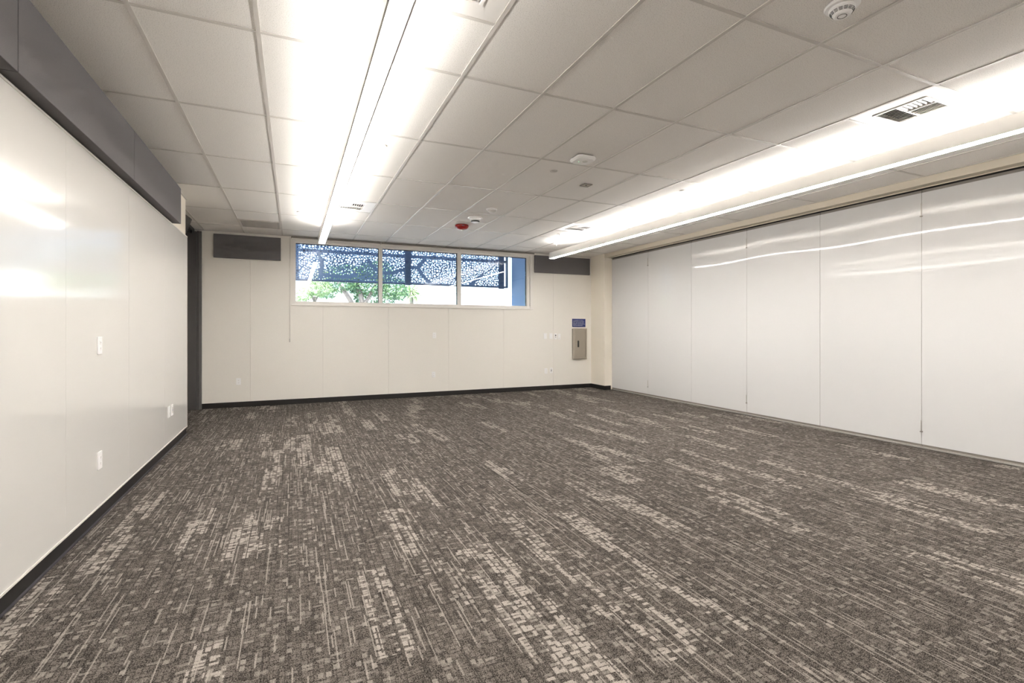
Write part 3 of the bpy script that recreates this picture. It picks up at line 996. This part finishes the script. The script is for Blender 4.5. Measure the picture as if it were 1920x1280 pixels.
def perforated(x0, x1, z0, z1):
    rnd = random.Random(int(x0 * 100) + 5)
    cell = 0.06
    grid = {}
    circ = []
    for rmax, tries in ((0.026, 420), (0.018, 1700), (0.013, 4500), (0.009, 6500)):
        for _ in range(tries):
            r = rmax * rnd.uniform(0.8, 1.0)
            p = Vector((rnd.uniform(x0 + r + 0.012, x1 - r - 0.012), rnd.uniform(z0 + r + 0.012, z1 - r - 0.012), 0))
            g = (int(p.x / cell), int(p.y / cell))
            ok = True
            for i in (-1, 0, 1):
                for j in (-1, 0, 1):
                    for (q, s) in grid.get((g[0] + i, g[1] + j), ()):
                        if (p - q).length < r + s + 0.010:
                            ok = False
                            break
                    if not ok: break
                if not ok: break
            if not ok or (rmax > 0.025 and rnd.random() < 0.6):
                continue
            if dist_band(p) < 0.028 + r:
                continue
            grid.setdefault(g, []).append((p, r))
            circ.append((p, r))
    V, Ed = [], []

    def loop(ps_):
        s0 = len(V)
        V.extend(ps_)
        n_ = len(ps_)
        Ed.extend((s0 + i, s0 + (i + 1) % n_) for i in range(n_))
    loop([Vector((x0, z0)), Vector((x1, z0)), Vector((x1, z1)), Vector((x0, z1))])
    for p, r in circ:
        k = 10 if r > 0.014 else 7
        a0 = rnd.random()
        loop([Vector((p.x + r * math.cos(a0 + 2 * math.pi * i / k), p.y + r * math.sin(a0 + 2 * math.pi * i / k))) for i in range(k)])
    vo, eo, fo, _, _, _ = geometry.delaunay_2d_cdt(V, Ed, [], 0, 1e-6)
    bm = bmesh.new()
    vv = [bm.verts.new((q[0], YS, q[1])) for q in vo]
    for f in fo:
        cx_ = sum(vo[i][0] for i in f) / len(f)
        cz_ = sum(vo[i][1] for i in f) / len(f)
        g = (int(cx_ / cell), int(cz_ / cell))
        inside = False
        for i in (-1, 0, 1):
            for j in (-1, 0, 1):
                for (q, s) in grid.get((g[0] + i, g[1] + j), ()):
                    if (q.x - cx_) ** 2 + (q.y - cz_) ** 2 < (s * 0.97) ** 2:
                        inside = True
        if not inside:
            bm.faces.new([vv[i] for i in f])
    for v in [v for v in bm.verts if not v.link_faces]:
        bm.verts.remove(v)
    return bm


for a, b in ((-0.62, 2.262), (2.368, 4.50)):
    bm = perforated(a, b, SZ0, SZ1)
    me_o = obj('perforated_panel', bm, M['screen'], t)
    sd = me_o.modifiers.new('sheet', 'SOLIDIFY')
    sd.thickness = 0.004
obj('post', B(2.262, 2.368, YS - 0.03, YS + 0.05, 2.345, 3.5), M['screenpost'], t)
obj('post', B(4.50, 4.62, YS - 0.03, YS + 0.05, 2.335, 3.5), M['screenpost'], t)
obj('post', B(4.685, 4.722, YS - 0.03, YS + 0.05, 2.36, 3.5), M['screenpost'], t)
obj('post', B(0.02, 0.098, YS + 0.01, YS + 0.06, 2.37, 3.5), M['screenpost'], t)
obj('rail', B(-0.65, 4.70, YS + 0.008, YS + 0.05, 2.36, 2.40), M['screenpost'], t)
obj('rail', B(-0.65, 4.70, YS + 0.008, YS + 0.05, 2.955, 3.02), M['screenpost'], t)
obj('rail', B(-0.65, 4.70, YS + 0.008, YS + 0.05, 3.41, 3.46), M['screenpost'], t)
for xa in (-0.6, 2.315, 4.56):
    obj('bracket_arm', B(xa - 0.03, xa + 0.03, YB + 0.45, YS + 0.01, 3.42, 3.50), M['screen'], t)

# trees
def foliage(centres, n, size, seed):
    rnd = random.Random(seed)
    V, Fc = [], []
    tot = sum(a * b * c_ for _, (a, b, c_) in centres)
    for ctr, rad in centres:
        k = int(n * rad[0] * rad[1] * rad[2] / tot)
        for _ in range(k):
            d = Vector((rnd.gauss(0, 1), rnd.gauss(0, 1), rnd.gauss(0, 1))).normalized() * rnd.uniform(0.45, 1.0) ** 0.5
            p = Vector(ctr) + Vector((d.x * rad[0], d.y * rad[1], d.z * rad[2]))
            nrm = Vector((rnd.gauss(0, 1), rnd.gauss(0, 1), rnd.gauss(0.6, 1))).normalized()
            a = nrm.orthogonal().normalized()
            a = Matrix.Rotation(rnd.uniform(0, 6.28), 3, nrm) @ a
            b = nrm.cross(a)
            s = size * rnd.uniform(0.6, 1.3)
            i = len(V)
            V += [p - a * s, p - b * s * 0.4, p + a * s, p + b * s * 0.4]
            Fc.append((i, i + 1, i + 2, i + 3))
    return V, Fc


def tree(base, trunk, branches, centres, n, size, leafmat, label, seed):
    t = thing('tree', base, label, 'tree', 'trees outdoors')
    tk = obj('trunk', tube(*trunk, n=9), M['bark'], t, smooth=True)
    for pts, r in branches:
        obj('branch', tube(pts, r, 7), M['bark'], t, smooth=True)
    V, Fc = foliage(centres, n, size, seed)
    me = bpy.data.meshes.new('foliage')
    me.from_pydata([v - Vector(base) for v in V], [], Fc)
    me.materials.append(leafmat)
    o = bpy.data.objects.new('foliage', me)
    COL.objects.link(o)
    o.parent = t
    tag(o, kind='stuff')
    return t


G = -0.15
YT = 18.0


def P3(a, b, Yp):
    q = px_on(a, b, Yp)
    return (q[0], Yp, q[1])


b0 = P3(680, 572, YT)
tree((b0[0], YT, G), ([(b0[0], YT, G), (b0[0], YT, 1.2), b0], [0.16, 0.13, 0.12]),
     [([b0, P3(676, 553, YT), P3(668, 530, YT), P3(664, 505, YT)], [0.10, 0.085, 0.07, 0.04]),
      ([b0, P3(690, 560, YT), P3(700, 540, YT), P3(715, 515, YT)], [0.08, 0.06, 0.05, 0.03]),
      ([P3(662, 574, YT), P3(655, 560, YT - .2), P3(645, 545, YT - .3), P3(630, 525, YT - .3)], [0.09, 0.08, 0.07, 0.04])],
     [(P3(612, 546, YT), (0.35, 0.6, 0.28)), (P3(640, 531, YT), (0.6, 0.8, 0.35)), (P3(690, 534, YT + .3), (0.8, 0.9, 0.45)), (P3(735, 540, YT), (0.55, 0.7, 0.42)),
      (P3(726, 558, YT), (0.35, 0.5, 0.25)), (P3(690, 560, YT + .9), (0.55, 0.4, 0.3)), (P3(650, 512, YT), (0.7, 0.8, 0.3)), (P3(705, 508, YT), (0.7, 0.8, 0.35)),
      (P3(750, 548, YT - .2), (0.30, 0.4, 0.3))],
     9000, 0.055, M['leafd'], 'dark green leafy tree with forked trunk outside the window', 1)
b1 = P3(590, 575, 15.0)
tree((b1[0], 15.0, G), ([(b1[0], 15.0, G), b1, P3(590, 556, 15)], [0.07, 0.05, 0.04]),
     [([P3(590, 566, 15), P3(582, 550, 15), P3(574, 540, 15)], [0.03, 0.022, 0.012]), ([P3(590, 566, 15), P3(598, 552, 15), P3(606, 536, 15)], [0.03, 0.022, 0.012])],
     [(P3(596, 541, 15), (0.42, 0.5, 0.24)), (P3(570, 552, 15), (0.28, 0.4, 0.18)), (P3(600, 522, 15), (0.3, 0.4, 0.3)), (P3(565, 567, 15), (0.22, 0.3, 0.10))],
     2600, 0.038, M['leafl'], 'slender pale green tree at the window corner near the felt panel', 2)
b2 = P3(771, 600, 20.0)
t2 = thing('tree', (b2[0], 20.0, G), 'spiky pale palm-like tree beside the dark leafy tree', 'tree', 'trees outdoors')
obj('trunk', tube([(b2[0], 20.0, G), P3(771, 580, 20), P3(771, 545, 20)], [0.12, 0.1, 0.08], 8), M['bark'], t2, smooth=True)
rnd = random.Random(5)
bm = bmesh.new()
ctr = Vector(P3(771, 547, 20))
for q in range(260):
    d = Vector((rnd.gauss(0, 1), rnd.gauss(0, 1), rnd.gauss(-0.1, 0.8))).normalized()
    L = rnd.uniform(0.35, 0.75)
    sd_ = d.orthogonal().normalized() * 0.018
    a, m_, b = ctr + d * 0.05, ctr + d * L * 0.6, ctr + d * L + Vector((0, 0, -0.12))
    v = [bm.verts.new(x) for x in (a - sd_ * .5, m_ - sd_, b, m_ + sd_, a + sd_ * .5)]
    bm.faces.new(v)
tag(obj('fronds', bm, M['leafl'], t2), kind='stuff')

# far white building and hedge tops
t = thing('white_building', (26, 40, G), 'low white sunlit building far outside the window', 'building')
obj('wall', B(8, 60, 40, 48, G, 4.35), M['stucco'], t)
obj('parapet', B(7.8, 60.2, 39.85, 48.2, 4.35, 4.62), M['stucco'], t)
for i in range(4):
    w = obj('window', B(13 + i * 7.0, 14.6 + i * 7.0, 39.93, 40.02, 0.9, 2.2), M['trim'], t)
    obj('pane', B(13.1 + i * 7.0, 14.5 + i * 7.0, 39.915, 39.935, 1.0, 2.1), M['fin'], w)
V, Fc = foliage([((30.5, 52, 5.3), (2.8, 1, 0.9)), ((36.5, 52, 5.2), (2.4, 1, 0.8)), ((25, 52, 4.9), (1.5, 1, 0.5)), ((42, 52, 6.2), (3, 1, 2.2)), ((32, 52, 2.2), (10, 1, 2.4))], 3500, 0.22, 9)
me = bpy.data.meshes.new('hedge')
me.from_pydata([v - Vector((30, 52, G)) for v in V], [], Fc)
me.materials.append(M['leafl'])
o = bpy.data.objects.new('hedge', me)
COL.objects.link(o)
o.location = (30, 52, G)
tag(o, 'pale green tree tops showing above the far white building', 'hedge', kind='stuff')
